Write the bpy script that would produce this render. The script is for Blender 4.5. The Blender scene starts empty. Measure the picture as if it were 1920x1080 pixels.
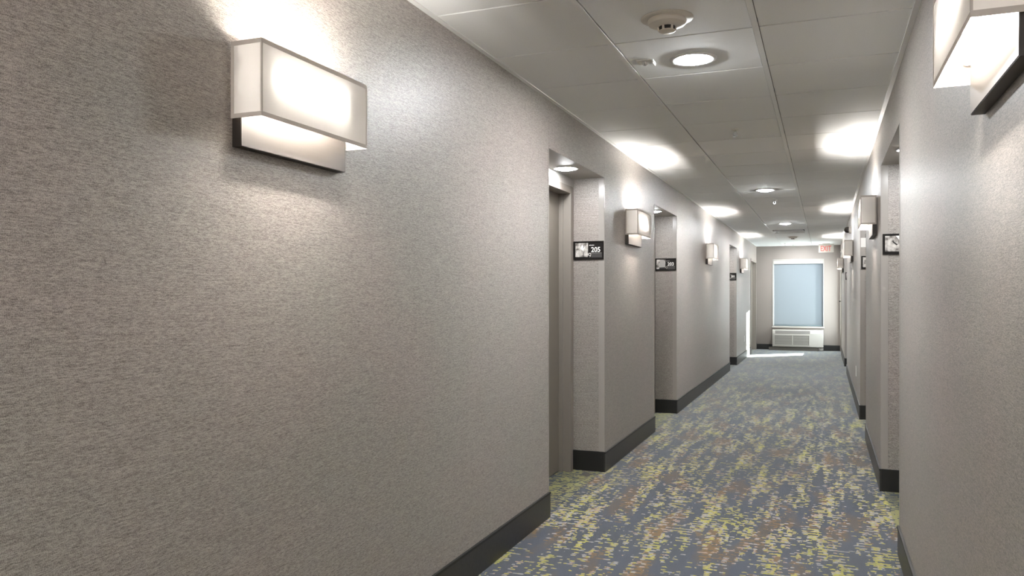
import bpy, bmesh, math, random
from mathutils import Vector, Matrix

# ------------------------------------------------------------------ camera, world, sun, exposure
SC = bpy.context.scene
C = SC.collection
PSI = math.atan(585 / 1470.0)
cam_d = bpy.data.cameras.new('camera'); cam = bpy.data.objects.new('camera', cam_d); C.objects.link(cam)
cam_d.sensor_width = 36.0; cam_d.lens = 36.0 * 1470 / 1920; cam_d.shift_y = 12 / 1920.0
cam_d.clip_start = 0.02
cam.location = (0, 0, 1.278); cam.rotation_euler = (math.pi / 2, 0, PSI)
SC.camera = cam
SC.view_settings.view_transform = 'Standard'; SC.view_settings.look = 'None'
SC.view_settings.gamma = 1.0; SC.view_settings.use_curve_mapping = False
SC.view_settings.exposure = 1.12
SC.cycles.max_bounces = 14; SC.cycles.diffuse_bounces = 9; SC.cycles.glossy_bounces = 4
SC.cycles.transparent_max_bounces = 12
SC.cycles.sample_clamp_indirect = 6.0
SC.cycles.caustics_reflective = False; SC.cycles.caustics_refractive = False
SC.cycles.use_denoising = True

w = bpy.data.worlds.new('daylight'); SC.world = w; w.use_nodes = True
wn = w.node_tree; wn.nodes.clear()
bg = wn.nodes.new('ShaderNodeBackground'); wo = wn.nodes.new('ShaderNodeOutputWorld')
bg.inputs[0].default_value = (0.93, 0.97, 1.0, 1); bg.inputs[1].default_value = 10.0
wn.links.new(bg.outputs[0], wo.inputs[0])

sun_d = bpy.data.lights.new('sun', 'SUN'); sun = bpy.data.objects.new('sun', sun_d); C.objects.link(sun)
sun_d.energy = 48.0; sun_d.angle = math.radians(0.6); sun_d.color = (1.0, 0.96, 0.9)
sun.location = (6, 24, 6)
sun.rotation_euler = Vector((-1.0, -0.85, -0.5)).to_track_quat('-Z', 'Y').to_euler()

L_TUBE = 178.0      # sconce lamp radiance
L_DOWN = 350.0      # hallway downlight lens radiance
L_ALC = 120.0       # alcove downlight lens radiance
# bare fill lamps added unseen in the hallway behind the camera
for nm, loc, e, sz in (('hall_fill', (-0.575, -1.26, 2.38), 40, 0.2), ('hall_fill', (-0.575, 1.2, 2.38), 0, 0.2)):
    if e:
        ld = bpy.data.lights.new(nm, 'AREA'); ld.shape = 'DISK'; ld.size = sz; ld.energy = e; ld.color = (0.97, 0.98, 1)
        lo = bpy.data.objects.new(nm, ld); C.objects.link(lo); lo.location = loc
for x in (-1.38, 0.25):
    ld = bpy.data.lights.new('hall_fill', 'POINT'); ld.shadow_soft_size = 0.1; ld.energy = 24; ld.color = (1, 0.93, 0.86)
    lo = bpy.data.objects.new('hall_fill', ld); C.objects.link(lo); lo.location = (x, -2.6, 1.85)

XL, XR, ZC, YE = -1.469, 0.3445, 2.399, 19.15
YB = -4.6                     # closed end behind the camera
RD = 0.233                    # depth of door recess

# ------------------------------------------------------------------ material helpers
def new_mat(name):
    m = bpy.data.materials.new(name); m.use_nodes = True
    nt = m.node_tree; nt.nodes.clear()
    out = nt.nodes.new('ShaderNodeOutputMaterial')
    return m, nt, out
def N(nt, t, **kw):
    n = nt.nodes.new(t)
    for k, v in kw.items(): setattr(n, k, v)
    return n
def pbr(name, col, rough=0.5, metal=0.0, spec=0.5, noise=0.0, nscale=40.0, bump=0.0, bscale=200.0, stretch=(1, 1, 1), sheen=0.0):
    m, nt, out = new_mat(name)
    p = N(nt, 'ShaderNodeBsdfPrincipled'); nt.links.new(p.outputs[0], out.inputs[0])
    p.inputs['Base Color'].default_value = (*col, 1); p.inputs['Roughness'].default_value = rough
    p.inputs['Metallic'].default_value = metal; p.inputs['Specular IOR Level'].default_value = spec
    p.inputs['Sheen Weight'].default_value = sheen
    tc = N(nt, 'ShaderNodeTexCoord'); mp = N(nt, 'ShaderNodeMapping'); nt.links.new(tc.outputs['Object'], mp.inputs[0])
    mp.inputs['Scale'].default_value = stretch
    nz = N(nt, 'ShaderNodeTexNoise'); nz.inputs['Scale'].default_value = nscale; nz.inputs['Detail'].default_value = 4
    nt.links.new(mp.outputs[0], nz.inputs[0])
    mx = N(nt, 'ShaderNodeMix', data_type='RGBA')
    mx.inputs[6].default_value = (*[c * (1 - noise) for c in col], 1); mx.inputs[7].default_value = (*[min(1, c * (1 + noise)) for c in col], 1)
    nt.links.new(nz.outputs[0], mx.inputs[0]); nt.links.new(mx.outputs[2], p.inputs['Base Color'])
    if bump:
        n2 = N(nt, 'ShaderNodeTexNoise'); n2.inputs['Scale'].default_value = bscale; n2.inputs['Detail'].default_value = 3
        nt.links.new(mp.outputs[0], n2.inputs[0])
        b = N(nt, 'ShaderNodeBump'); b.inputs['Strength'].default_value = bump; b.inputs['Distance'].default_value = 0.001
        nt.links.new(n2.outputs[0], b.inputs['Height']); nt.links.new(b.outputs[0], p.inputs['Normal'])
    return m
def emit(name, col, s):
    m, nt, out = new_mat(name)
    e = N(nt, 'ShaderNodeEmission'); e.inputs[0].default_value = (*col, 1); e.inputs[1].default_value = s
    nt.links.new(e.outputs[0], out.inputs[0]); return m

def wallcover():
    m, nt, out = new_mat('woven_vinyl_wallcovering')
    L = nt.links.new
    p = N(nt, 'ShaderNodeBsdfPrincipled'); L(p.outputs[0], out.inputs[0])
    tc = N(nt, 'ShaderNodeTexCoord')
    def noise(scale, det=3, rough=0.5):
        mp = N(nt, 'ShaderNodeMapping'); mp.inputs['Scale'].default_value = scale; L(tc.outputs['Object'], mp.inputs[0])
        n = N(nt, 'ShaderNodeTexNoise'); n.inputs['Scale'].default_value = 1; n.inputs['Detail'].default_value = det
        n.inputs['Roughness'].default_value = rough; L(mp.outputs[0], n.inputs[0]); return n.outputs[0]
    fib = noise((80, 80, 430), 2, 0.6)      # horizontal threads
    slub = noise((11, 11, 420), 2)             # coarser slubs
    grain = noise((520, 520, 420), 1)
    cloud = noise((1.6, 1.6, 2.2), 3)
    def math_(op, a, b=None):
        n = N(nt, 'ShaderNodeMath', operation=op)
        for i, v in enumerate((a, b)):
            if v is None: continue
            if hasattr(v, 'links'): L(v, n.inputs[i])
            else: n.inputs[i].default_value = v
        return n.outputs[0]
    h = math_('ADD', math_('MULTIPLY', fib, 0.46), math_('ADD', math_('MULTIPLY', slub, 0.20), math_('MULTIPLY', grain, 0.48)))
    r = N(nt, 'ShaderNodeValToRGB'); r.color_ramp.elements[0].position = 0.43; r.color_ramp.elements[1].position = 0.70
    r.color_ramp.elements[0].color = (0.120, 0.106, 0.095, 1); r.color_ramp.elements[1].color = (0.475, 0.438, 0.405, 1)
    L(h, r.inputs[0])
    cr = N(nt, 'ShaderNodeValToRGB'); cr.color_ramp.elements[0].position = 0.35; cr.color_ramp.elements[1].position = 0.68
    cr.color_ramp.elements[0].color = (0.96, 0.98, 0.96, 1); cr.color_ramp.elements[1].color = (1.04, 0.99, 0.99, 1)
    L(cloud, cr.inputs[0])
    mx = N(nt, 'ShaderNodeMix', data_type='RGBA', blend_type='MULTIPLY'); mx.inputs[0].default_value = 1
    L(r.outputs[0], mx.inputs[6]); L(cr.outputs[0], mx.inputs[7]); L(mx.outputs[2], p.inputs['Base Color'])
    rr = N(nt, 'ShaderNodeMapRange'); rr.inputs[3].default_value = 0.34; rr.inputs[4].default_value = 0.50
    L(slub, rr.inputs[0]); L(rr.outputs[0], p.inputs['Roughness'])
    p.inputs['Specular IOR Level'].default_value = 0.75
    b = N(nt, 'ShaderNodeBump'); b.inputs['Strength'].default_value = 0.36; b.inputs['Distance'].default_value = 0.0012
    L(h, b.inputs['Height']); L(b.outputs[0], p.inputs['Normal'])
    return m

def carpet(name, alcove=False):
    m, nt, out = new_mat(name)
    L = nt.links.new
    p = N(nt, 'ShaderNodeBsdfPrincipled'); L(p.outputs[0], out.inputs[0])
    p.inputs['Roughness'].default_value = 0.85; p.inputs['Specular IOR Level'].default_value = 0.35
    p.inputs['Sheen Weight'].default_value = 0.42; p.inputs['Sheen Roughness'].default_value = 0.22
    p.inputs['Sheen Tint'].default_value = (0.75, 0.85, 1.0, 1)
    tc = N(nt, 'ShaderNodeTexCoord'); sep = N(nt, 'ShaderNodeSeparateXYZ'); L(tc.outputs['Object'], sep.inputs[0])
    def mt(op, a, b=None, c=None):
        n = N(nt, 'ShaderNodeMath', operation=op)
        for i, v in enumerate((a, b, c)):
            if v is None: continue
            if hasattr(v, 'links'): L(v, n.inputs[i])
            else: n.inputs[i].default_value = v
        return n.outputs[0]
    X, Y = sep.outputs[0], sep.outputs[1]
    def comb(a, b, c=0.0):
        n = N(nt, 'ShaderNodeCombineXYZ')
        for i, v in enumerate((a, b, c)):
            if hasattr(v, 'links'): L(v, n.inputs[i])
            else: n.inputs[i].default_value = v
        return n.outputs[0]
    def noise(sx, sy, z=0.0, det=2, ro=0.5):
        n = N(nt, 'ShaderNodeTexNoise'); n.inputs['Scale'].default_value = 1; n.inputs['Detail'].default_value = det
        n.inputs['Roughness'].default_value = ro
        L(comb(mt('MULTIPLY', X, sx), mt('MULTIPLY', Y, sy), z), n.inputs[0]); return n.outputs[0]
    wob = mt('MULTIPLY', mt('SUBTRACT', noise(90, 90, 3.0, 1), 0.5), 0.010)
    Yw = mt('ADD', Y, wob); Xw = mt('ADD', X, mt('MULTIPLY', wob, 1.8))
    row = mt('FLOOR', mt('DIVIDE', Yw, 0.021))
    wr = N(nt, 'ShaderNodeTexWhiteNoise', noise_dimensions='1D'); L(row, wr.inputs['W'])
    cell = mt('FLOOR', mt('ADD', mt('DIVIDE', Xw, 0.025), mt('MULTIPLY', wr.outputs[0], 0.55)))
    wc = N(nt, 'ShaderNodeTexWhiteNoise', noise_dimensions='3D'); L(comb(cell, row, 1.0), wc.inputs['Vector'])
    wc2 = N(nt, 'ShaderNodeTexWhiteNoise', noise_dimensions='3D'); L(comb(cell, row, 7.0), wc2.inputs['Vector'])
    rowpar = mt('PINGPONG', row, 1.0)
    dens = mt('ADD', mt('MULTIPLY', noise(10.5, 1.5, 0.0, 2, 0.6), 0.75), mt('MULTIPLY', noise(30, 4, 9.0, 1), 0.27))
    dr = N(nt, 'ShaderNodeMapRange'); dr.inputs[1].default_value = 0.43; dr.inputs[2].default_value = 0.62
    dr.inputs[3].default_value = 0.05; dr.inputs[4].default_value = 0.90
    if alcove: dr.inputs[3].default_value = 0.38
    L(dens, dr.inputs[0])
    thr = mt('MULTIPLY', dr.outputs[0], mt('ADD', mt('MULTIPLY', rowpar, 0.45), 0.70))
    mask = mt('LESS_THAN', wc.outputs[0], thr)
    fy = mt('FRACT', mt('DIVIDE', Yw, 0.021))
    fx = mt('FRACT', mt('ADD', mt('DIVIDE', Xw, 0.025), mt('MULTIPLY', wr.outputs[0], 0.55)))
    gap = mt('LESS_THAN', mt('ADD', fy, mt('MULTIPLY', mt('ABSOLUTE', mt('SUBTRACT', fx, 0.5)), 0.35)), mt('ADD', mt('MULTIPLY', dr.outputs[0], 0.5), 0.52))
    mask = mt('MULTIPLY', mask, gap)
    # palette picked by slow noises, so that colours gather in patches
    huen = mt('ADD', noise(5.5, 1.6, 21.0, 2, 0.6), mt('MULTIPLY', mt('SUBTRACT', wc2.outputs[0], 0.5), 0.20))
    cr = N(nt, 'ShaderNodeValToRGB'); e = cr.color_ramp; e.interpolation = 'CONSTANT'
    e.elements[0].position = 0.0; e.elements[0].color = (0.185, 0.115, 0.045, 1)
    e.elements[1].position = 0.40; e.elements[1].color = (0.38, 0.28, 0.21, 1)
    for pos, col in ((0.435, (0.34, 0.335, 0.32, 1)), (0.48, (0.43, 0.375, 0.085, 1)), (0.55, (0.40, 0.345, 0.17, 1)), (0.585, (0.36, 0.345, 0.32, 1)), (0.63, (0.41, 0.385, 0.075, 1))):
        x = e.elements.new(pos); x.color = col
    if alcove:
        for q in e.elements: q.color = (0.31, 0.30, 0.11, 1)
    L(huen, cr.inputs[0])
    base = N(nt, 'ShaderNodeValToRGB'); be = base.color_ramp
    be.elements[0].position = 0.36; be.elements[0].color = (0.098, 0.080, 0.066, 1)
    be.elements[1].position = 0.46; be.elements[1].color = (0.064, 0.073, 0.094, 1)
    x = be.elements.new(0.7); x.color = (0.058, 0.065, 0.078, 1)
    L(noise(5.5, 1.6, 21.0, 2, 0.6), base.inputs[0])
    mx = N(nt, 'ShaderNodeMix', data_type='RGBA'); L(mask, mx.inputs[0]); L(base.outputs[0], mx.inputs[6]); L(cr.outputs[0], mx.inputs[7])
    # blends to an even pale blue grey towards the window end
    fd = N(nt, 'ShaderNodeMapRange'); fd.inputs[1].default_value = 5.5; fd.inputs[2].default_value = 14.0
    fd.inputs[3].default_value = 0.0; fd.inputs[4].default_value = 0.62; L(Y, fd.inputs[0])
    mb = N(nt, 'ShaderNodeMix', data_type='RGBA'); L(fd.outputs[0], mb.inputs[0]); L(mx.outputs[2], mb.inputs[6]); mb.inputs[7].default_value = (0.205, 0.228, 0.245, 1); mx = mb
    # yarn speckle
    sp = N(nt, 'ShaderNodeMapRange'); sp.inputs[3].default_value = 0.72; sp.inputs[4].default_value = 1.28
    L(noise(450, 450, 2.0, 1), sp.inputs[0])
    m2 = N(nt, 'ShaderNodeMix', data_type='RGBA', blend_type='MULTIPLY'); m2.inputs[0].default_value = 1
    L(mx.outputs[2], m2.inputs[6]); L(sp.outputs[0], m2.inputs[7]); L(m2.outputs[2], p.inputs['Base Color'])
    b = N(nt, 'ShaderNodeBump'); b.inputs['Strength'].default_value = 0.6; b.inputs['Distance'].default_value = 0.003
    L(noise(380, 380, 5.0, 2), b.inputs['Height']); L(b.outputs[0], p.inputs['Normal'])
    return m

def fabric(name, col, trans, diff):
    m, nt, out = new_mat(name)
    L = nt.links.new
    t = N(nt, 'ShaderNodeBsdfTranslucent'); t.inputs[0].default_value = (*[c * trans for c in col], 1)
    d = N(nt, 'ShaderNodeBsdfDiffuse'); d.inputs[0].default_value = (*[c * diff for c in col], 1)
    a = N(nt, 'ShaderNodeAddShader'); L(t.outputs[0], a.inputs[0]); L(d.outputs[0], a.inputs[1]); L(a.outputs[0], out.inputs[0])
    tc = N(nt, 'ShaderNodeTexCoord'); wv = N(nt, 'ShaderNodeTexNoise'); wv.inputs['Scale'].default_value = 500
    L(tc.outputs['Object'], wv.inputs[0])
    b = N(nt, 'ShaderNodeBump'); b.inputs['Strength'].default_value = 0.15; b.inputs['Distance'].default_value = 0.0005
    L(wv.outputs[0], b.inputs['Height']); L(b.outputs[0], d.inputs['Normal'])
    return m
def glass():
    m, nt, out = new_mat('window_glass')
    L = nt.links.new
    t = N(nt, 'ShaderNodeBsdfTransparent'); t.inputs[0].default_value = (0.93, 0.97, 0.96, 1)
    g = N(nt, 'ShaderNodeBsdfGlossy'); g.inputs['Roughness'].default_value = 0.02
    mx = N(nt, 'ShaderNodeMixShader'); mx.inputs[0].default_value = 0.06; L(t.outputs[0], mx.inputs[1]); L(g.outputs[0], mx.inputs[2]); L(mx.outputs[0], out.inputs[0])
    return m
def picture(name, seed):
    m, nt, out = new_mat(name)
    L = nt.links.new
    p = N(nt, 'ShaderNodeBsdfPrincipled'); p.inputs['Roughness'].default_value = 0.3; L(p.outputs[0], out.inputs[0])
    tc = N(nt, 'ShaderNodeTexCoord'); mp = N(nt, 'ShaderNodeMapping'); mp.inputs['Location'].default_value = (seed, seed, seed)
    L(tc.outputs['Object'], mp.inputs[0])
    n = N(nt, 'ShaderNodeTexNoise'); n.inputs['Scale'].default_value = 38; n.inputs['Detail'].default_value = 5; L(mp.outputs[0], n.inputs[0])
    r = N(nt, 'ShaderNodeValToRGB'); e = r.color_ramp
    e.elements[0].position = 0.36; e.elements[0].color = (0.13, 0.115, 0.105, 1)
    e.elements[1].position = 0.5; e.elements[1].color = (0.46, 0.43, 0.40, 1)
    x = e.elements.new(0.7); x.color = (0.72, 0.69, 0.65, 1)
    L(n.outputs[0], r.inputs[0]); L(r.outputs[0], p.inputs['Base Color']); return m

M = {}
M['wall'] = wallcover()
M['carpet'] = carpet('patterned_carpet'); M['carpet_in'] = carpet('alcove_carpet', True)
M['core'] = pbr('wall_core', (0.30, 0.27, 0.245), 0.7)
M['endwall'] = pbr('end_wall_paint', (0.245, 0.215, 0.197), 0.6, noise=0.05, nscale=60, bump=0.3)
M['soffit'] = pbr('soffit_paint', (0.42, 0.405, 0.385), 0.5, noise=0.04, nscale=12, bump=0.3, bscale=90)
M['tile'] = pbr('mineral_fibre_tile', (0.93, 0.94, 0.94), 0.85, noise=0.05, nscale=160, bump=0.7, bscale=420)
M['tee'] = pbr('white_tee_enamel', (0.92, 0.92, 0.91), 0.45, noise=0.02)
M['tee_shadow'] = pbr('recessed_tee_shadow', (0.22, 0.22, 0.215), 0.6)  # groove shadow put into the cross tees' dark grey colour
M['base'] = pbr('black_rubber_base', (0.026, 0.025, 0.0245), 0.42, noise=0.45, nscale=55, bump=0.35, bscale=60)
M['lip'] = pbr('black_base_lip', (0.010, 0.010, 0.010), 0.5)
M['guard'] = pbr('vinyl_corner_guard', (0.35, 0.325, 0.30), 0.28, noise=0.03)
M['door'] = pbr('door_paint', (0.18, 0.157, 0.134), 0.45, noise=0.04, bump=0.15)
M['frame'] = pbr('door_frame_paint', (0.235, 0.21, 0.185), 0.4, noise=0.03)
M['shade'] = fabric('sconce_shade_fabric', (1.0, 0.955, 0.905), 0.0165, 0.92)
M['shadeband'] = fabric('sconce_shade_hem', (0.94, 0.86, 0.79), 0.0135, 0.6)
M['plate'] = pbr('brushed_bronze', (0.060, 0.052, 0.046), 0.40, metal=0.25, noise=0.08, nscale=6, stretch=(1, 1, 30))
M['plate_edge'] = pbr('dark_bronze_edge', (0.022, 0.016, 0.012), 0.45)
M['white'] = pbr('white_plastic', (0.78, 0.77, 0.74), 0.4)
M['ivory'] = pbr('ivory_plastic', (0.70, 0.66, 0.60), 0.42)
M['dark'] = pbr('dark_slot', (0.02, 0.018, 0.016), 0.6)
M['tube'] = emit('lamp_tube_glow', (1.0, 0.95, 0.89), L_TUBE)
M['lens'] = emit('downlight_lens', (0.96, 0.985, 1.0), L_DOWN)
M['lens_in'] = emit('alcove_downlight_lens', (0.98, 0.99, 1.0), L_ALC)
M['chrome'] = pbr('chrome', (0.6, 0.6, 0.6), 0.18, metal=1.0)
M['black'] = pbr('sign_black', (0.007, 0.005, 0.004), 0.5, spec=0.2)
M['panel'] = pbr('sign_panel_black', (0.010, 0.008, 0.007), 0.45, spec=0.25)
M['braille'] = pbr('sign_grey_strip', (0.055, 0.052, 0.05), 0.4)
M['print'] = pbr('sign_print_white', (0.82, 0.80, 0.77), 0.5)
M['print_dim'] = pbr('sign_print_dim', (0.38, 0.36, 0.34), 0.5)
M['glass'] = glass()
M['blind'] = fabric('roller_blind_fabric', (0.80, 0.90, 1.0), 0.0120, 0.13)
M['aluminium'] = pbr('window_aluminium', (0.62, 0.63, 0.63), 0.4, metal=0.2)
M['hem'] = pbr('blind_hem_bar', (0.12, 0.16, 0.18), 0.5)
M['acbody'] = pbr('air_conditioner_plastic', (0.44, 0.42, 0.39), 0.45)
M['acgrille'] = pbr('air_conditioner_grille', (0.17, 0.16, 0.15), 0.5)
M['plinth'] = pbr('plinth_grey', (0.095, 0.085, 0.075), 0.6)
M['red'] = pbr('exit_red', (0.62, 0.13, 0.11), 0.5)
M['exitpanel'] = pbr('exit_panel', (0.46, 0.43, 0.385), 0.4)

# ------------------------------------------------------------------ mesh helpers
class MB:
    def __init__(s): s.v = []; s.f = []
    def box(s, x0, x1, y0, y1, z0, z1):
        b = len(s.v)
        s.v += [(x, y, z) for z in (z0, z1) for y in (y0, y1) for x in (x0, x1)]
        for q in ((0, 2, 3, 1), (4, 5, 7, 6), (0, 1, 5, 4), (2, 6, 7, 3), (0, 4, 6, 2), (1, 3, 7, 5)):
            s.f.append(tuple(b + i for i in q))
        return s
    def hexa(s, p):   # 8 points: bottom ring 4, top ring 4
        b = len(s.v); s.v += [tuple(q) for q in p]
        for q in ((0, 3, 2, 1), (4, 5, 6, 7), (0, 1, 5, 4), (1, 2, 6, 5), (2, 3, 7, 6), (3, 0, 4, 7)):
            s.f.append(tuple(b + i for i in q))
        return s
    def poly(s, pts, axis, d0, d1):   # extrude polygon; axis 'y': pts are (x,z); axis 'x': (y,z); 'z': (x,y)
        b = len(s.v); n = len(pts)
        for d in (d0, d1):
            for a, c in pts:
                s.v.append((a, d, c) if axis == 'y' else (d, a, c) if axis == 'x' else (a, c, d))
        s.f.append(tuple(b + i for i in range(n))); s.f.append(tuple(b + n + i for i in reversed(range(n))))
        for i in range(n):
            j = (i + 1) % n; s.f.append((b + i, b + n + i, b + n + j, b + j))
        return s
    def lathe(s, prof, seg=32, centre=(0, 0, 0), axis='z'):  # profile (r,h) ; closed caps where r=0
        b0 = []
        for r, h in prof:
            ring = []
            for k in range(seg if r > 1e-6 else 1):
                a = 2 * math.pi * k / seg
                u, v = r * math.cos(a), r * math.sin(a)
                q = (u, v, h) if axis == 'z' else (h, u, v) if axis == 'x' else (u, h, v)
                ring.append(len(s.v)); s.v.append(tuple(centre[i] + q[i] for i in range(3)))
            b0.append(ring)
        for a, b in zip(b0, b0[1:]):
            for k in range(seg):
                k2 = (k + 1) % seg
                if len(a) == 1 and len(b) == 1: continue
                if len(a) == 1: s.f.append((a[0], b[k], b[k2]))
                elif len(b) == 1: s.f.append((a[k], a[k2], b[0]))
                else: s.f.append((a[k], a[k2], b[k2], b[k]))
        return s
    def build(s, name, mat, parent=None, smooth=False, bevel=0.0, loc=None):
        me = bpy.data.meshes.new(name); me.from_pydata(s.v, [], s.f); me.update()
        bm = bmesh.new(); bm.from_mesh(me); bmesh.ops.recalc_face_normals(bm, faces=bm.faces)
        if bevel:
            bmesh.ops.bevel(bm, geom=[e for e in bm.edges if e.calc_face_angle(0) > 0.5], offset=bevel, segments=2, affect='EDGES', profile=0.6)
        bm.to_mesh(me); bm.free()
        me.materials.append(M[mat] if isinstance(mat, str) else mat)
        o = bpy.data.objects.new(name, me); C.objects.link(o)
        if smooth:
            for p in me.polygons: p.use_smooth = True
            me.set_sharp_from_angle(angle=math.radians(38))
        if parent: o.parent = parent
        if loc: o.location = loc
        return o
def empty(name, loc=(0, 0, 0), rz=0.0):
    o = bpy.data.objects.new(name, None); C.objects.link(o); o.location = loc; o.rotation_euler.z = rz
    o.empty_display_size = 0.1
    return o
def tag(o, label, cat, group=None):
    o['label'] = label; o['category'] = cat
    if group: o['group'] = group
    return o
def struct(o, label=None):
    o['kind'] = 'structure'
    if label: o['label'] = label
    return o
def kids(o): return [c for c in o.children]
def copy_tree(o, parent=None):
    c = o.copy(); C.objects.link(c); c.parent = parent
    for ch in kids(o): copy_tree(ch, c)
    return c
def text_mesh(name, s, size, mat, parent, loc, rot=(math.pi / 2, 0, 0), extrude=0.0006, sx=1.0, bold=0.0):
    cu = bpy.data.curves.new(name, 'FONT'); cu.body = s; cu.size = size; cu.extrude = extrude; cu.offset = bold
    cu.align_x = 'LEFT'; cu.resolution_u = 3
    t = bpy.data.objects.new(name, cu); C.objects.link(t)
    bpy.context.view_layer.update()
    me = bpy.data.meshes.new_from_object(t.evaluated_get(bpy.context.evaluated_depsgraph_get()))
    bpy.data.objects.remove(t); me.materials.clear(); me.materials.append(M[mat])
    o = bpy.data.objects.new(name, me); C.objects.link(o); o.parent = parent; o.location = loc; o.rotation_euler = rot; o.scale = (sx, 1, 1)
    return o

# ------------------------------------------------------------------ floor
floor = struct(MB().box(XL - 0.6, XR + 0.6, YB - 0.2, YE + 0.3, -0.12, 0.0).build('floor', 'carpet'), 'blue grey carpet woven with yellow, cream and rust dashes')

# ------------------------------------------------------------------ side walls with door recesses
BASE_H, BASE_T = 0.145, 0.009
HDR = 2.118
# (near Y, far Y) of each recess
REC = {'left': [(4.258, 5.487), (7.269, 8.465), (13.54, 14.67)], 'right': [(4.268, 5.62), (7.563, 8.764), (13.779, 15.1)]}
# doorways flush with the wall near the end
FLUSH = {'left': (17.60, 19.02), 'right': (18.06, 19.04)}
FRAME_TOP = 2.055
base_root = {}; doors = 0; trims = 0
def sx(side, d):   # x at depth d behind the wall face (positive d = into the wall)
    return XL - d if side == 'left' else XR + d
def bx(mb, side, d0, d1, y0, y1, z0, z1):
    a, b = sx(side, d0), sx(side, d1); mb.box(min(a, b), max(a, b), y0, y1, z0, z1)
G = 0.0008
for side in ('left', 'right'):
    w_ = MB()
    recs = REC[side]; fl = FLUSH[side]
    panels = []   # wallcovering drops, one mesh each
    y = YB
    solid = []
    for a, b in recs:
        solid.append((y, a)); y = b
    solid.append((y, fl[0])); solid.append((fl[1], YE + 0.02))
    for a, b in solid:
        dd = 0.16 if side == 'right' and a > 15 else 0.50
        bx(w_, side, 0.003, dd, a if a == YB else a + 0.003, b - 0.003 if b < YE else b, 0.0, 2.46)
        panels.append((a, b, 0.0, 2.46))
    for a, b in recs:
        bx(w_, side, 0.003, 0.50, a, b, HDR + 0.003, 2.46)
        panels.append((a, b, HDR, 2.46))
        # back of the recess: around the door
        bx(w_, side, RD, 0.50, a, a + 0.075, 0, HDR + 0.003)
        bx(w_, side, RD, 0.50, b - 0.045, b, 0, HDR + 0.003)
        bx(w_, side, RD, 0.50, a + 0.075, b - 0.045, FRAME_TOP, HDR + 0.003)
        bx(w_, side, 0.40, 0.50, a + 0.07, b - 0.04, 0, FRAME_TOP)
    bx(w_, side, 0.003, 0.50, fl[0], fl[1], FRAME_TOP, 2.46); panels.append((fl[0], fl[1], FRAME_TOP, 2.46))
    if side == 'left': bx(w_, side, 0.40, 0.50, fl[0], fl[1], 0, FRAME_TOP)
    wall = struct(w_.build('wall_' + side, 'core'), 'taupe hallway wall with recessed doorways')
    for a, b, z0, z1 in panels:
        m = MB(); bx(m, side, 0.0, 0.003, a + G, b - G, z0, z1)
        m.build('wallcovering_panel', 'wall', wall)
    # recess linings: two returns, soffit, back
    for a, b in recs:
        for yy0, yy1 in ((a - 0.003, a), (b, b + 0.003)):
            m = MB(); bx(m, side, 0.0032, RD + 0.0, yy0, yy1, 0.0, HDR); m.build('recess_return', 'wall', wall)
        m = MB(); bx(m, side, 0.0035, RD, a, b, HDR, HDR + 0.003); m.build('recess_soffit', 'soffit', wall)
        m = MB(); bx(m, side, RD - 0.003, RD, a, b, FRAME_TOP, HDR); m.build('recess_back', 'soffit', wall)
    # baseboards
    br = struct(empty('baseboard_' + side), 'black rubber baseboard with a thin lip'); base_root[side] = br
    def seg(mb_fn):
        pass
    for a, b in solid:
        a2 = a if a == YB else (a - BASE_T)
        if b - a < 0.02: continue
        first = (a in [r[1] for r in recs]); last = (b in [r[0] for r in recs])
        ya = a - BASE_T if first else a; yb = b + BASE_T if last else b
        m = MB(); bx(m, side, -BASE_T, 0.0, ya, yb, 0.0, BASE_H - 0.012)
        o = m.build('baseboard_segment', 'base', br)
        m = MB(); bx(m, side, -BASE_T - 0.0025, 0.0, ya, yb, BASE_H - 0.012, BASE_H)
        m.build('baseboard_lip', 'lip', o, bevel=0.0008)
    for a, b in recs:
        for yy0, yy1 in ((a, a + BASE_T), (b - BASE_T, b)):
            m = MB(); bx(m, side, 0.0, RD, yy0, yy1, 0, BASE_H)
            m.build('baseboard_segment', 'lip', br, bevel=0.002)
    # corner guards
    for a, b in recs:
        for yc, s_ in ((a, -1), (b, 1)):
            trims += 1
            m = MB()
            # wing on the corridor face and wing on the return face
            t = 0.0022; wd = 0.009 if s_ == -1 else 0.006
            y0, y1 = (yc - wd, yc + t) if s_ == -1 else (yc - t, yc + wd)
            bx(m, side, -t, 0.0, y0, y1, BASE_H, HDR - 0.002)
            y0, y1 = (yc, yc + t) if s_ == -1 else (yc - t, yc)
            bx(m, side, 0.0, 0.042, y0, y1, BASE_H, HDR - 0.002)
            struct(m.build('trim_%d' % trims, 'guard', bevel=0.0009), 'pale vinyl corner guard on the recess edge')

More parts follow.
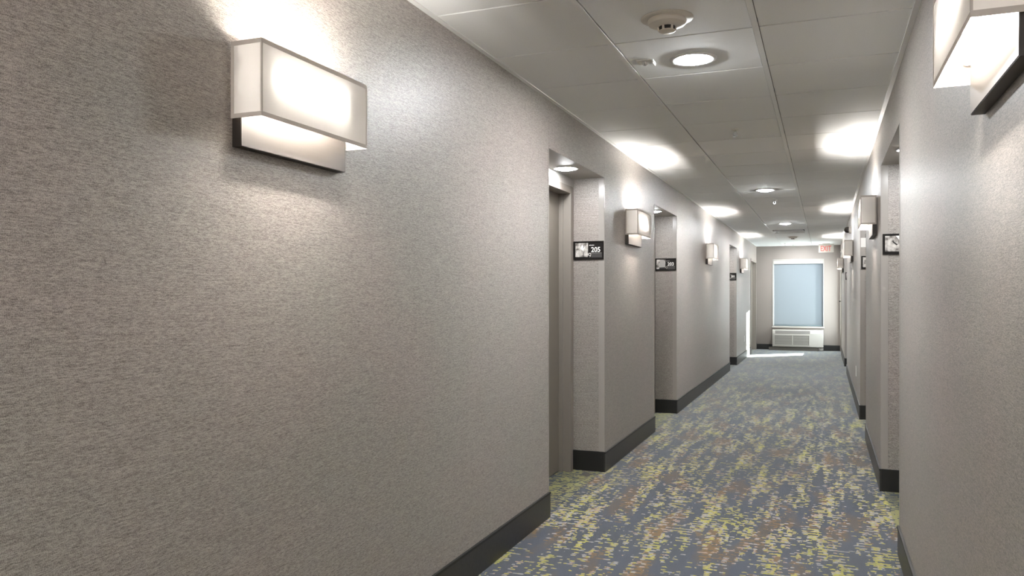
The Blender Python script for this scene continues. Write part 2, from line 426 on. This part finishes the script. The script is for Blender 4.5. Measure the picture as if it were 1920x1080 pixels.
# ------------------------------------------------------------------ doors
def frame_door(side, y0, y1, d, flush=False):
    """hinged door with its frame in the opening y0..y1; d = depth of the frame face behind the wall"""
    global doors
    doors += 1
    r = struct(empty('door_%d' % doors, (sx(side, d), (y0 + y1) / 2, 0)), 'taupe painted hinged door in a metal frame')
    cx_, cy_ = sx(side, d), (y0 + y1) / 2
    sg = -1 if side == 'left' else 1
    def rb(m, d0, d1, a, b, z0, z1):
        p, q = sg * d0, sg * d1; m.box(min(p, q), max(p, q), a - cy_, b - cy_, z0, z1)
    fw = 0.052; pr = 0.012
    m = MB(); rb(m, -pr, 0.13, y0, y0 + fw, 0, FRAME_TOP); rb(m, 0.045, 0.13, y0 + fw, y0 + fw + 0.014, 0, FRAME_TOP - fw); m.build('door_jamb', 'frame', r, bevel=0.002)
    m = MB(); rb(m, -pr, 0.13, y1 - fw, y1, 0, FRAME_TOP); rb(m, 0.045, 0.13, y1 - fw - 0.014, y1 - fw, 0, FRAME_TOP - fw); m.build('door_jamb', 'frame', r, bevel=0.002)
    m = MB(); rb(m, -pr, 0.13, y0 + fw, y1 - fw, FRAME_TOP - fw, FRAME_TOP); m.build('door_head', 'frame', r, bevel=0.002)
    leaf_d = 0.075
    m = MB(); rb(m, leaf_d, leaf_d + 0.044, y0 + fw + 0.003, y1 - fw - 0.003, 0.008, FRAME_TOP - fw - 0.003); lf = m.build('door_leaf', 'door', r)
    lf.location = (0, 0, 0)
    hy = y0 + fw + 0.09
    m = MB(); rb(m, leaf_d - 0.008, leaf_d, hy - 0.035, hy + 0.035, 0.92, 1.16)
    rb(m, leaf_d - 0.05, leaf_d - 0.008, hy - 0.009, hy + 0.009, 1.01, 1.028)
    rb(m, leaf_d - 0.056, leaf_d - 0.042, hy - 0.009, hy + 0.11, 1.008, 1.030)
    m.build('door_handle', 'chrome', lf, bevel=0.002)
    return r
for side in ('left', 'right'):
    for a, b in REC[side]:
        frame_door(side, a + 0.075, b - 0.045, RD)
frame_door('left', FLUSH['left'][0], FLUSH['left'][1], 0.0)

# glazed exit door on the right at the far end, daylight comes in through it
doors += 1
gy0, gy1 = FLUSH['right']
gd = struct(empty('door_%d' % doors, (XR, (gy0 + gy1) / 2, 0)), 'glazed exit door at the far right end')
gc = (gy0 + gy1) / 2
for a, b in ((gy0, gy0 + 0.05), (gy1 - 0.05, gy1)):
    MB().box(-0.010, 0.13, a - gc, b - gc, 0, FRAME_TOP).build('door_jamb', 'frame', gd, bevel=0.002)
MB().box(-0.010, 0.13, gy0 + 0.05 - gc, gy1 - 0.05 - gc, FRAME_TOP - 0.05, FRAME_TOP).build('door_head', 'frame', gd, bevel=0.002)
st = MB(); A, B = gy0 + 0.053 - gc, gy1 - 0.053 - gc
st.box(0.04, 0.085, A, A + 0.10, 0.008, 2.0); st.box(0.04, 0.085, B - 0.10, B, 0.008, 2.0)
st.box(0.04, 0.085, A + 0.10, B - 0.10, 0.008, 0.40); st.box(0.04, 0.085, A + 0.10, B - 0.10, 1.88, 2.0)
lf = st.build('door_leaf', 'door', gd)
MB().box(0.058, 0.064, A + 0.098, B - 0.098, 0.398, 1.882).build('pane', 'glass', lf)
m = MB(); m.box(0.018, 0.04, A + 0.02, A + 0.08, 1.04, 1.24); m.box(-0.035, 0.018, A + 0.04, A + 0.06, 1.12, 1.14); m.box(-0.045, -0.03, A + 0.02, A + 0.14, 1.115, 1.145)
m.build('door_handle', 'lip', lf, bevel=0.002)

# ------------------------------------------------------------------ end wall with window
WX0, WX1, WZ0, WZ1 = -1.105, -0.010, 0.545, 2.075
T0, T1 = YE, YE + 0.16
e_ = MB()
e_.box(XL - 0.5, WX0, T0, T1, 0, 2.46); e_.box(WX1, XR + 0.16, T0, T1, 0, 2.46)
e_.box(WX0, WX1, T0, T1, 0, WZ0); e_.box(WX0, WX1, T0, T1, WZ1, 2.46)
struct(e_.build('wall_end', 'endwall'), 'plain taupe end wall around the window')
struct(MB().box(XL - 0.5, XR + 0.5, YB - 0.12, YB, 0, 2.46).build('wall_back', 'wall'), 'hallway wall behind the camera')
be = struct(empty('baseboard_end'), 'black baseboard on the end wall')
for a, b in ((XL, -1.09), (-0.03, XR)):
    MB().box(a, b, YE - BASE_T, YE, 0, 0.125).build('baseboard_segment', 'lip', be, bevel=0.002)
win = struct(empty('window_1', ((WX0 + WX1) / 2, YE, WZ0)), 'aluminium window at the hallway end')
hw = (WX1 - WX0) / 2; hh = WZ1 - WZ0
fr = MB()
for a, b, c, d in ((-hw, -hw + 0.045, 0, hh), (hw - 0.045, hw, 0, hh), (-hw + 0.045, hw - 0.045, 0, 0.045), (-hw + 0.045, hw - 0.045, hh - 0.045, hh)):
    fr.box(a, b, 0.08, 0.14, c, d)
fr.build('window_frame', 'aluminium', win, bevel=0.003)
MB().box(-hw + 0.043, hw - 0.043, 0.105, 0.111, 0.043, hh - 0.043).build('pane', 'glass', win)
cs = MB()   # white reveal bead around the opening, standing slightly proud
for a, b, c, d in ((-hw - 0.008, -hw + 0.004, -0.012, hh + 0.012), (hw - 0.004, hw + 0.008, -0.012, hh + 0.012), (-hw + 0.006, hw - 0.006, hh - 0.006, hh + 0.012)):
    cs.box(a, b, -0.008, 0.0, c, d)
cs.build('window_casing', 'acbody', win, bevel=0.002)
MB().box(-hw - 0.02, hw + 0.02, -0.035, 0.0, -0.035, -0.004).build('window_sill', 'acbody', win, bevel=0.003)
bl = tag(empty('roller_blind', ((WX0 + WX1) / 2, YE + 0.035, WZ0)), 'pale blue roller blind drawn down over the window at the end', 'blind')
MB().box(-hw + 0.010, hw - 0.010, -0.045, 0.03, hh - 0.095, hh - 0.012).build('cassette', 'acbody', bl, bevel=0.006)
m = MB(); m.v = [(-hw + 0.028, 0, 0.02), (hw - 0.014, 0, 0.02), (hw - 0.014, 0, hh - 0.09), (-hw + 0.028, 0, hh - 0.09)]; m.f = [(0, 1, 2, 3)]
m.build('blind_fabric', 'blind', bl)
MB().box(-hw + 0.028, hw - 0.014, -0.006, 0.008, 0.006, 0.03).build('hem_bar', 'hem', bl, bevel=0.002)
ch = MB()
for k in range(44): ch.lathe([(0, -0.0022), (0.0022, 0), (0, 0.0022)], 6, (hw - 0.009, -0.02, 0.16 + k * 0.029))
c_ = ch.build('bead_chain', 'tee', bl); c_['kind'] = 'stuff'

# ------------------------------------------------------------------ suspended ceiling
ceil = struct(MB().box(XL - 0.6, XR + 0.6, YB - 0.2, YE + 0.3, 2.46, 2.52).build('ceiling', 'core'), 'suspended ceiling of white square tiles in a tee grid')
P = 0.608; Y0 = 4.04
TX = [-0.886, -0.266]
cols = [(XL, TX[0]), (TX[0], TX[1]), (TX[1], XR)]
def tile_mesh(wd, ln):
    m = MB(); hx, hy = wd / 2, ln / 2; e = 0.0012   # square edged tile with a slightly eased face
    m.hexa([(-hx, -hy + e, 0.0), (hx, -hy + e, 0.0), (hx, hy - e, 0.0), (-hx, hy - e, 0.0), (-hx, -hy, e), (hx, -hy, e), (hx, hy, e), (-hx, hy, e)])
    m.box(-hx, hx, -hy, hy, e, 0.018)
    return m
protos = {}
k0 = math.floor((YB - Y0) / P); k1 = math.ceil((YE - Y0) / P)
DIFF_K = 17
for k in range(k0, k1):
    ya, yb = max(YB, Y0 + k * P), min(YE, Y0 + (k + 1) * P)
    for ci, (xa, xb) in enumerate(cols):
        if ci == 1 and k == DIFF_K: continue
        lo = xa + (0.001 if ci == 0 else 0.0145); hi = xb - (0.001 if ci == 2 else 0.0145); wd = hi - lo; ln = yb - ya - 0.0100
        if ln < 0.05: continue
        key = (round(wd, 4), round(ln, 4))
        if key not in protos:
            o = tile_mesh(*key).build('ceiling_tile', 'tile', ceil); protos[key] = o
        else:
            o = protos[key].copy(); C.objects.link(o); o.parent = ceil
        o.location = ((lo + hi) / 2, (ya + yb) / 2, ZC)
for x in TX:
    m = MB(); m.box(-0.012, 0.012, YB, YE, -0.0060, -0.0020); m.box(-0.001, 0.001, YB, YE, -0.0020, 0.036)
    m.build('main_tee', 'tee', ceil, loc=(x, 0, ZC))
tee_proto = {}
for k in range(k0 + 1, k1 + 1):
    y = Y0 + k * P
    if y > YE - 0.03: continue
    for ci, (xa, xb) in enumerate(cols):
        if ci not in tee_proto:
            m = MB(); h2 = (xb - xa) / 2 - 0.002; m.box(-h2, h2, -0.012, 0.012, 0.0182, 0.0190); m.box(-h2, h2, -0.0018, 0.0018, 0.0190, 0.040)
            o = m.build('cross_tee', 'tee_shadow', ceil); tee_proto[ci] = o
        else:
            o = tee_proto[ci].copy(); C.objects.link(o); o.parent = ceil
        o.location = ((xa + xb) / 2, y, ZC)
for a, b in ((XL, XL + 0.022), (XR - 0.022, XR)):
    MB().box(a, b, YB, YE, ZC - 0.006, ZC - 0.001).build('wall_angle', 'tee', ceil)
MB().box(XL + 0.022, XR - 0.022, YE - 0.022, YE, ZC - 0.006, ZC - 0.001).build('wall_angle', 'tee', ceil)

# ------------------------------------------------------------------ ceiling fixtures
def downlight(x, y, z, r, label, inner='lens', group='recessed downlights along the hallway ceiling'):
    t = tag(empty('downlight', (x, y, z)), label, 'light', group)
    MB().lathe([(r * 1.0, -0.0005), (r * 1.0, -0.004), (r * 0.93, -0.008), (r * 0.80, -0.006), (r * 0.72, 0.004), (r * 0.72, 0.0)], 40).build('trim_ring', 'tee', t, smooth=True)
    MB().lathe([(0, -0.018), (r * 0.35, -0.0168), (r * 0.60, -0.0115), (r * 0.715, -0.002)], 20).build('lens', inner, t, smooth=True)
    return t
dl_labels = ['bright round ceiling downlight nearest the camera, beside the smoke detector',
             'ceiling downlight second from the camera, midway down the hallway',
             'small ceiling downlight just before the square air diffuser',
             'farthest ceiling downlight glowing by the end wall']
for (x, y), lb in zip(((-0.578, 3.785), (-0.585, 8.82), (-0.572, 13.11), (-0.56, 18.35)), dl_labels):
    downlight(x, y, ZC, 0.108, lb)
names = {('left', 0): 'downlight in the soffit of the nearest left doorway',
         ('left', 1): 'downlight in the soffit of the second left doorway',
         ('left', 2): 'downlight in the soffit of the farthest left recessed doorway',
         ('right', 0): 'downlight in the soffit of the nearest right doorway',
         ('right', 1): 'downlight in the soffit of the second right doorway',
         ('right', 2): 'downlight in the soffit of the farthest right recessed doorway'}
for (side, i), lb in names.items():
    a, b = REC[side][i]
    downlight(sx(side, 0.125), (a + b) / 2 + (0.1 if i == 0 else 0), HDR, 0.085, lb, 'lens_in', 'downlights over the recessed doors')

def smoke(x, y, label):
    t = tag(empty('smoke_detector', (x, y, ZC)), label, 'smoke detector', 'smoke detectors on the ceiling')
    MB().lathe([(0.105, -0.0005), (0.105, -0.003), (0.098, -0.006), (0.0, -0.006)], 40).build('base_plate', 'ivory', t, smooth=True)
    MB().lathe([(0.075, -0.006), (0.078, -0.014), (0.074, -0.026), (0.052, -0.034), (0.036, -0.036), (0.0, -0.036)], 40).build('housing', 'ivory', t, smooth=True)
    MB().lathe([(0.034, -0.036), (0.031, -0.050), (0.0, -0.050)], 32).build('sensing_chamber', 'dark', t, smooth=True)
    rib = MB()
    for k in range(6):
        a = math.pi * 2 * k / 6 + 0.25; ca, sa = math.cos(a), math.sin(a); r0, r1, w2 = 0.029, 0.037, 0.004
        pts = [(ca * r0 - sa * w2, sa * r0 + ca * w2), (ca * r0 + sa * w2, sa * r0 - ca * w2), (ca * r1 + sa * w2, sa * r1 - ca * w2), (ca * r1 - sa * w2, sa * r1 + ca * w2)]
        rib.poly(pts, 'z', -0.051, -0.0355)
    o = rib.build('cage', 'ivory', t); o['kind'] = 'stuff'
    MB().lathe([(0.0, -0.050), (0.033, -0.050), (0.034, -0.053), (0.028, -0.057), (0.0, -0.058)], 32).build('cap', 'ivory', t, smooth=True)
    return t
smoke(-0.592, 3.19, 'round ivory smoke detector with dark slots nearest the camera')
smoke(-0.557, 16.13, 'small distant smoke detector beyond the square air diffuser')

# square junction plate with a lever beside the nearest downlight
t = tag(empty('ceiling_sensor', (-0.800, 3.74, ZC), 0.0), 'small white square ceiling plate with a bright lever left of the nearest downlight', 'sensor')
MB().box(-0.036, 0.036, -0.036, 0.036, -0.006, -0.0005).build('plate', 'white', t, bevel=0.002)
MB().lathe([(0.014, -0.006), (0.012, -0.016), (0.006, -0.022), (0, -0.022)], 20).build('nozzle', 'chrome', t, smooth=True)
MB().box(0.040, 0.046, -0.030, 0.030, -0.020, -0.001).build('lever', 'white', t, bevel=0.001)

def sprinkler(x, y, label):
    t = tag(empty('sprinkler', (x, y, ZC)), label, 'sprinkler', 'fire sprinkler heads in the ceiling')
    MB().lathe([(0.030, -0.0005), (0.030, -0.003), (0.018, -0.010), (0.0, -0.010)], 24).build('escutcheon', 'white', t, smooth=True)
    m = MB(); m.lathe([(0.008, -0.010), (0.008, -0.022), (0, -0.022)], 12)
    for s_ in (-1, 1):
        m.hexa([(s_ * .014 - .002, -.002, -.036), (s_ * .014 + .002, -.002, -.036), (s_ * .014 + .002, .002, -.036), (s_ * .014 - .002, .002, -.036),
                (s_ * .007 - .002, -.002, -.018), (s_ * .007 + .002, -.002, -.018), (s_ * .007 + .002, .002, -.018), (s_ * .007 - .002, .002, -.018)])
        m.hexa([(s_ * .002 - .002, -.002, -.050), (s_ * .002 + .002, -.002, -.050), (s_ * .002 + .002, .002, -.050), (s_ * .002 - .002, .002, -.050),
                (s_ * .014 - .002, -.002, -.034), (s_ * .014 + .002, -.002, -.034), (s_ * .014 + .002, .002, -.034), (s_ * .014 - .002, .002, -.034)])
    m.build('frame', 'chrome', t)
    MB().lathe([(0, -0.050), (0.015, -0.050), (0.015, -0.052), (0, -0.052)], 20).build('deflector', 'chrome', t)
sprinkler(-0.56, 5.50, 'chrome sprinkler head nearest the camera, between first and second downlights')
sprinkler(-0.546, 9.80, 'sprinkler head just beyond the second downlight')
sprinkler(-0.796, 18.2, 'farthest sprinkler head near the end wall')

# four way air diffuser replacing a tile
dx, dy = (TX[0] + TX[1]) / 2, Y0 + (DIFF_K + 0.5) * P
t = tag(empty('air_diffuser', (dx, dy, ZC)), 'white square four way air diffuser far down the ceiling', 'air vent')
def ring(r0, r1, z0, z1, th=0.002):
    m = MB()
    for q in range(4):
        a = q * math.pi / 2; ca, sa = round(math.cos(a)), round(math.sin(a))
        R = lambda x, y, z: (ca * x - sa * y, sa * x + ca * y, z)
        m.hexa([R(-r1, -r1, z1), R(r1, -r1, z1), R(r0, -r0, z0), R(-r0, -r0, z0), R(-r1, -r1, z1 + th), R(r1, -r1, z1 + th), R(r0, -r0, z0 + th), R(-r0, -r0, z0 + th)])
    return m
ring(0.262, 0.302, -0.002, -0.002).build('rim', 'tee', t)
for r0, r1 in ((0.20, 0.262), (0.13, 0.185), (0.065, 0.115)):
    ring(r0, r1, 0.02, -0.022).build('vane', 'tee', t)
MB().box(-0.05, 0.05, -0.05, 0.05, -0.020, -0.018).build('centre_plate', 'tee', t)
MB().box(-0.298, 0.298, -0.298, 0.298, 0.045, 0.048).build('backing', 'dark', t)

# exit sign hung from the ceiling
t = tag(empty('exit_sign', (0.045, 18.62, ZC)), 'EXIT sign with red letters hanging from the ceiling before the end wall', 'sign')
MB().box(-0.075, 0.075, -0.04, 0.04, -0.012, -0.0005).build('canopy', 'exitpanel', t, bevel=0.003)
MB().box(-0.155, 0.155, -0.018, 0.018, -0.195, -0.012).build('housing', 'exitpanel', t, bevel=0.004)
text_mesh('lettering', 'EXIT', 0.165, 'red', t, (-0.122, -0.0185, -0.165), sx=0.66, bold=0.003)

# ------------------------------------------------------------------ sconces
def make_sconce():
    """wall at local x = 0, shade grows to +x, length along y"""
    t = empty('wall_sconce')
    hl, dp = 0.2535, 0.104; zb, zt = 0.0, 0.203; th = 0.0018
    # backplate
    m = MB(); m.box(0.0005, 0.030, -0.243, 0.243, -0.072, 0.186); bp = m.build('backplate', 'plate', t)
    m = MB(); m.box(0.0005, 0.0285, -0.2445, -0.243, -0.072, 0.186); m.box(0.0005, 0.0285, 0.243, 0.2445, -0.072, 0.186); m.box(0.0005, 0.0285, -0.2445, 0.2445, -0.0735, -0.072)
    m.build('backplate_edge', 'plate_edge', bp)
    # shade: three fabric sides, open top and bottom
    m = MB()
    m.v = [(0.004, -hl, zb), (dp, -hl, zb), (dp, hl, zb), (0.004, hl, zb), (0.004, -hl, zt), (dp, -hl, zt), (dp, hl, zt), (0.004, hl, zt)]
    m.f = [(0, 1, 5, 4), (1, 2, 6, 5), (2, 3, 7, 6)]   # woven cloth: one sheet, three sides
    sh = m.build('shade', 'shade', t)
    hb = 0.012; o_ = 0.0010
    for z0 in (zb - 0.0005, zt - hb + 0.0005):
        m = MB()
        m.box(0.004, dp + o_, -hl - o_, -hl, z0, z0 + hb); m.box(0.004, dp + o_, hl, hl + o_, z0, z0 + hb); m.box(dp, dp + o_, -hl, hl, z0, z0 + hb)
        m.build('hem_band', 'shadeband', sh)
    for s_ in (-1, 1):
        m = MB(); c = s_ * (hl + 0.0005)
        m.box(dp - 0.003, dp + 0.0014, min(c, c - s_ * 0.004), max(c, c - s_ * 0.004) + 0.0004, zb + hb, zt - hb)
        m.build('corner_seam', 'shadeband', sh)
        # back hem on the wall side
        m = MB(); m.box(0.004, 0.014, min(s_ * hl, s_ * (hl + o_)), max(s_ * hl, s_ * (hl + o_)), zb + hb, zt - hb); m.build('back_hem', 'shadeband', sh)
    # lamp holder and twin tube
    m = MB(); m.box(0.030, 0.094, 0.152, 0.185, 0.097, 0.131)
    m.box(0.030, 0.034, -0.20, 0.185, 0.119, 0.129)
    lh = m.build('lamp_holder', 'white', t, bevel=0.002)
    m = MB()
    for x in (0.052, 0.084):
        MB().lathe([(0, -0.200), (0.0105, -0.195), (0.0105, 0.150), (0, 0.151)], 8, (x, 0, 0.114), 'y').build('lamp_tube', 'tube', lh)
    # fixing tabs of the wire frame, seen through the fabric ends
    for s_ in (-1, 1):
        for zz in (0.055, 0.145):
            MB().lathe([(0, -0.002), (0.013, -0.002), (0.013, 0.002), (0, 0.002)], 16, (0.036, s_ * (hl - 0.010), zz), 'y').build('fixing_tab', 'white', t)
    return t
proto = make_sconce()
sc_spec = [
    ('left', 1.914, 1.746, 'large lit box sconce on the near left wall, above bare wallcovering'),
    ('left', 6.365, 1.752, 'lit box sconce on the left wall between signs 205 and 203'),
    ('left', 10.93, 1.755, 'third lit box sconce along the left wall, past sign 203'),
    ('left', 15.52, 1.757, 'farthest lit box sconce on the left wall, before the last door'),
    ('right', 1.835, 1.766, 'large lit box sconce cut by the upper right corner of the view'),
    ('right', 6.27, 1.768, 'lit box sconce on the right wall beyond the nearest right doorway'),
    ('right', 11.06, 1.765, 'third lit box sconce along the right wall, under the dark wall camera'),
    ('right', 16.25, 1.765, 'farthest lit box sconce on the right wall beside the window'),
]
for i, (side, y, z, lb) in enumerate(sc_spec):
    o = proto if i == 0 else copy_tree(proto)
    o.location = (sx(side, 0), y, z); o.rotation_euler.z = 0 if side == 'left' else math.pi
    tag(o, lb, 'wall light', 'fabric box sconces along both walls')

# ------------------------------------------------------------------ door number plates on the recess returns
def plate(x0, y, z, number, label, pic, seed, w_=0.225):
    h_ = 0.133
    t = tag(empty('door_number_sign', (x0 + w_ / 2, y, z)), label, 'sign', 'door number plates beside the rooms')
    hx, hz = w_ / 2, h_ / 2; b = 0.010
    m = MB(); m.box(-hx, hx, -0.004, -0.0005, -hz, hz)
    m.box(-hx, -hx + b, -0.011, -0.004, -hz, hz); m.box(hx - b, hx, -0.011, -0.004, -hz, hz)
    m.box(-hx + b, hx - b, -0.011, -0.004, hz - b, hz); m.box(-hx + b, hx - b, -0.011, -0.004, -hz, -hz + b)
    m.build('frame', 'black', t, bevel=0.0008)
    px0, px1, pz0, pz1 = -hx + 0.014, -0.004, -hz + 0.019, hz - 0.013
    pc = MB().box(px0, px1, -0.007, -0.004, pz0, pz1).build('picture', picture('picture_print_%d' % seed, seed), t)
    pw, ph = px1 - px0, pz1 - pz0
    Q = lambda u, v: (px0 + u * pw, pz0 + v * ph)
    if pic == 'leaf':
        MB().poly([Q(.38, .62), Q(.52, .88), Q(.78, .72), Q(.62, .42)], 'y', -0.0076, -0.007).build('light_shape', 'print', pc)
        MB().poly([Q(.60, .86), Q(.72, .74), Q(.62, .60), Q(.66, .74)], 'y', -0.0080, -0.0076).build('dark_shape', 'dark', pc)
        MB().poly([Q(.60, .0), Q(.67, .0), Q(.66, .34), Q(.61, .34)], 'y', -0.0076, -0.007).build('stem_shape', 'braille', pc)
    elif pic == 'arch':
        MB().poly([Q(.30, .16), Q(.95, .16), Q(1.0, .45), Q(.93, .82), Q(.80, .98), Q(.50, .98), Q(.38, .8), Q(.30, .45)], 'y', -0.0074, -0.007).build('light_shape', 'print_dim', pc)
        MB().poly([Q(.30, .0), Q(1.0, .0), Q(.98, .18), Q(.30, .16)], 'y', -0.0078, -0.007).build('dark_shape', 'dark', pc)
    elif pic == 'branch':
        MB().poly([Q(.50, .74), Q(.56, .62), Q(.80, .44), Q(.72, .38), Q(.50, .56), Q(.46, .64)], 'y', -0.0078, -0.007).build('dark_shape', 'dark', pc)
        MB().poly([Q(.66, 1.0), Q(1.0, 1.0), Q(1.0, .58)], 'y', -0.0074, -0.007).build('light_shape', 'print', pc)
    MB().box(0.0, hx - 0.014, -0.007, -0.004, -0.018, hz - 0.013).build('number_panel', 'panel', t)
    MB().box(0.016, hx - 0.014, -0.0075, -0.004, -0.0205, -0.0185).build('rule_line', 'print_dim', t)
    MB().box(0.020, hx - 0.014, -0.0065, -0.004, -hz + 0.014, -0.022).build('braille_strip', 'braille', t)
    # tiny unreadable caption above the number, as short strokes
    m = MB(); random.seed(seed)
    x = 0.005
    for k in range(7):
        ww = random.choice((0.0038, 0.0046, 0.003)); m.box(x, x + ww, -0.0078, -0.007, 0.034, 0.034 + random.choice((0.005, 0.006))); x += ww + 0.0018
    cp = m.build('caption', 'print_dim' if number != '205' else 'print', t)
    # round icon at the lower edge
    m = MB(); m.lathe([(0.0105, -0.0078), (0.0105, -0.007), (0.0065, -0.007), (0.0065, -0.0078), (0.0105, -0.0078)], 20, (0.009, 0, -0.029), 'y')
    m.poly([(0.015, -0.026), (0.0195, -0.027), (0.016, -0.044), (0.009, -0.050), (0.008, -0.046), (0.014, -0.040)], 'y', -0.0078, -0.007)
    m.build('icon', 'print' if number == '205' else 'print_dim', t)
    if number:
        text_mesh('number', number, 0.050, 'print', t, (0.019, -0.0074, -0.012), sx=0.94, bold=0.0009)
    return t
def onleft(i): return sx('left', RD) + 0.005
plate(onleft(0), REC['left'][0][1], 1.597, '205', 'black framed door number sign 205 with grey picture', 'leaf', 3)
plate(onleft(1), REC['left'][1][1], 1.600, '203', 'black framed door number sign 203 with arched grey picture', 'arch', 5)
plate(onleft(2), REC['left'][2][1], 1.600, '201', 'tiny distant door number sign in the farthest left recess', 'leaf', 9)
plate(XR + 0.009, REC['right'][0][1], 1.603, '', 'black framed sign with branch picture in the nearest right recess', 'branch', 11, 0.222)
plate(XR + 0.009, REC['right'][1][1], 1.603, '', 'black framed sign in the second right recess below a white card', 'arch', 14, 0.222)
plate(XR + 0.009, REC['right'][2][1], 1.603, '', 'barely visible dark sign in the farthest right recess', 'leaf', 17, 0.222)

# white card hanging on a hook above the second right sign
t = tag(empty('hanging_card', (XR + 0.055, REC['right'][1][1], 1.81)), 'white card hanging from a small hook above the second right sign', 'card')
MB().box(-0.050, 0.050, -0.0045, -0.002, -0.050, 0.045).build('card', 'white', t, bevel=0.001)
m = MB(); m.box(-0.008, 0.008, -0.004, -0.0005, 0.046, 0.085); m.lathe([(0, -0.016), (0.0055, -0.012), (0.0055, -0.004)], 12, (0, 0, 0.072), 'y'); m.box(-0.002, 0.002, -0.008, -0.004, 0.040, 0.058)
m.build('hook', 'chrome', t)

# dark wall camera high on the right wall
t = tag(empty('security_camera', (XR, 11.72, 2.165)), 'dark grey dome camera high on the right wall above a distant sconce', 'camera')
MB().lathe([(0, -0.0005), (0.052, -0.0005), (0.052, -0.022), (0.045, -0.028), (0, -0.028)], 28, (0, 0, 0), 'x').build('mount', 'print_dim', t, smooth=True)
MB().lathe([(0.044, -0.028), (0.042, -0.052), (0.032, -0.074), (0.016, -0.086), (0, -0.090)], 28, (0, 0, 0), 'x').build('dome', 'panel', t, smooth=True)

# strobe near the farthest right sconce
t = tag(empty('alarm_strobe', (XR, 16.9, 2.10)), 'small white alarm strobe above the farthest right sconce', 'alarm')
MB().box(-0.020, -0.0005, -0.055, 0.055, -0.075, 0.075).build('housing', 'white', t, bevel=0.004)
MB().box(-0.040, -0.020, -0.02, 0.02, -0.04, 0.02).build('lens_cover', 'chrome', t, bevel=0.004)

# wall outlets
def outlet(side, y, z, label):
    s_ = 1 if side == 'left' else -1
    t = tag(empty('wall_outlet', (sx(side, 0), y, z), 0 if side == 'left' else math.pi), label, 'outlet', 'wall outlets near the floor')
    MB().box(0.0005, 0.006, -0.036, 0.036, -0.058, 0.058).build('cover_plate', 'white', t, bevel=0.0015)
    for zz in (-0.02, 0.02):
        MB().box(0.006, 0.0075, -0.015, 0.015, zz - 0.013, zz + 0.013).build('socket', 'ivory', t, bevel=0.0006)
outlet('right', 9.8, 0.40, 'white outlet low on the right wall past the second recess')
outlet('left', 16.15, 0.40, 'white outlet low on the left wall below the farthest sconce')

# ------------------------------------------------------------------ air conditioner under the window
AX0, AX1 = -1.100, -0.012; AD = 0.24
t = tag(empty('air_conditioner', ((AX0 + AX1) / 2, YE, 0.0)), 'cream wall air conditioner with louvred grille below the window', 'air conditioner')
ah = (AX1 - AX0) / 2
# body: profile in (y,z), extruded along x, sloped top outlet
m = MB(); m.poly([(-0.0008, 0.088), (-AD, 0.088), (-AD, 0.385), (-AD + 0.025, 0.455), (-AD + 0.05, 0.468), (-0.0008, 0.468)], 'x', -ah, ah)
m.build('cabinet', 'acbody', t, bevel=0.004)
m = MB(); m.box(-ah + 0.05, ah - 0.30, -AD - 0.003, -AD, 0.130, 0.345); m.build('grille_backing', 'acgrille', t)
lou = MB(); x = -ah + 0.055
while x < ah - 0.31:
    lou.box(x, x + 0.004, -AD - 0.008, -AD - 0.003, 0.132, 0.343); x += 0.0115
for zz in (0.17, 0.2375, 0.305): lou.box(-ah + 0.05, ah - 0.30, -AD - 0.007, -AD - 0.003, zz - 0.001, zz + 0.001)
o = lou.build('grille_slats', 'acbody', t); o['kind'] = 'stuff'
m = MB()
for a, b in ((-ah + 0.035, -ah + 0.05), (-0.12, -0.10), (ah - 0.30, ah - 0.285)): m.box(a, b, -AD - 0.010, -AD, 0.120, 0.355)
m.box(-ah + 0.035, ah - 0.285, -AD - 0.010, -AD, 0.345, 0.357); m.box(-ah + 0.035, ah - 0.285, -AD - 0.010, -AD, 0.118, 0.130)
m.build('grille_frame', 'acbody', t, bevel=0.0015)
m = MB(); m.poly([(-AD - 0.003, 0.388), (-AD, 0.384), (-AD + 0.024, 0.450), (-AD + 0.021, 0.453)], 'x', -ah + 0.06, ah - 0.28); m.build('outlet_louvre', 'acgrille', t)
m = MB(); m.poly([(-AD - 0.004, 0.392), (-AD, 0.388), (-AD + 0.022, 0.448), (-AD + 0.018, 0.452)], 'x', ah - 0.24, ah - 0.02); m.build('control_lid', 'white', t)
m = MB(); m.box(-ah - 0.08, ah - 0.11, -AD + 0.02, -0.012, 0.0, 0.070); m.box(-ah + 0.02, ah - 0.14, -AD + 0.05, -0.012, 0.070, 0.088); m.build('subbase', 'plinth', t, bevel=0.003)
# coiled power cord to the right of the plinth
crv = bpy.data.curves.new('cord', 'CURVE'); crv.dimensions = '3D'; crv.bevel_depth = 0.006; crv.bevel_resolution = 2
sp = crv.splines.new('POLY'); pts = []
for k in range(60):
    a = k / 59 * math.pi * 5; pts.append((-0.060 + 0.045 * math.cos(a), 18.93 + 0.03 * math.sin(a), 0.012 + 0.055 * k / 59))
pts.append((-0.075, 19.0, 0.080))
sp.points.add(len(pts) - 1)
for q, pnt in zip(sp.points, pts): q.co = (*pnt, 1)
co = bpy.data.objects.new('tmp', crv); C.objects.link(co); bpy.context.view_layer.update()
me = bpy.data.meshes.new_from_object(co.evaluated_get(bpy.context.evaluated_depsgraph_get())); bpy.data.objects.remove(co)
me.materials.clear(); me.materials.append(M['print_dim'])
co = bpy.data.objects.new('power_cord', me); C.objects.link(co)
tag(co, 'coiled grey power cord on the carpet at the right of the air conditioner', 'cord')

# alcove carpet insets, set flush in the recesses
for side in ('left', 'right'):
    for a, b in REC[side]:
        m = MB(); bx(m, side, 0.02, RD + 0.075, a + 0.010 if False else a + BASE_T, b - BASE_T, -0.004, 0.0015)
        m.build('carpet_inset', 'carpet_in', floor)
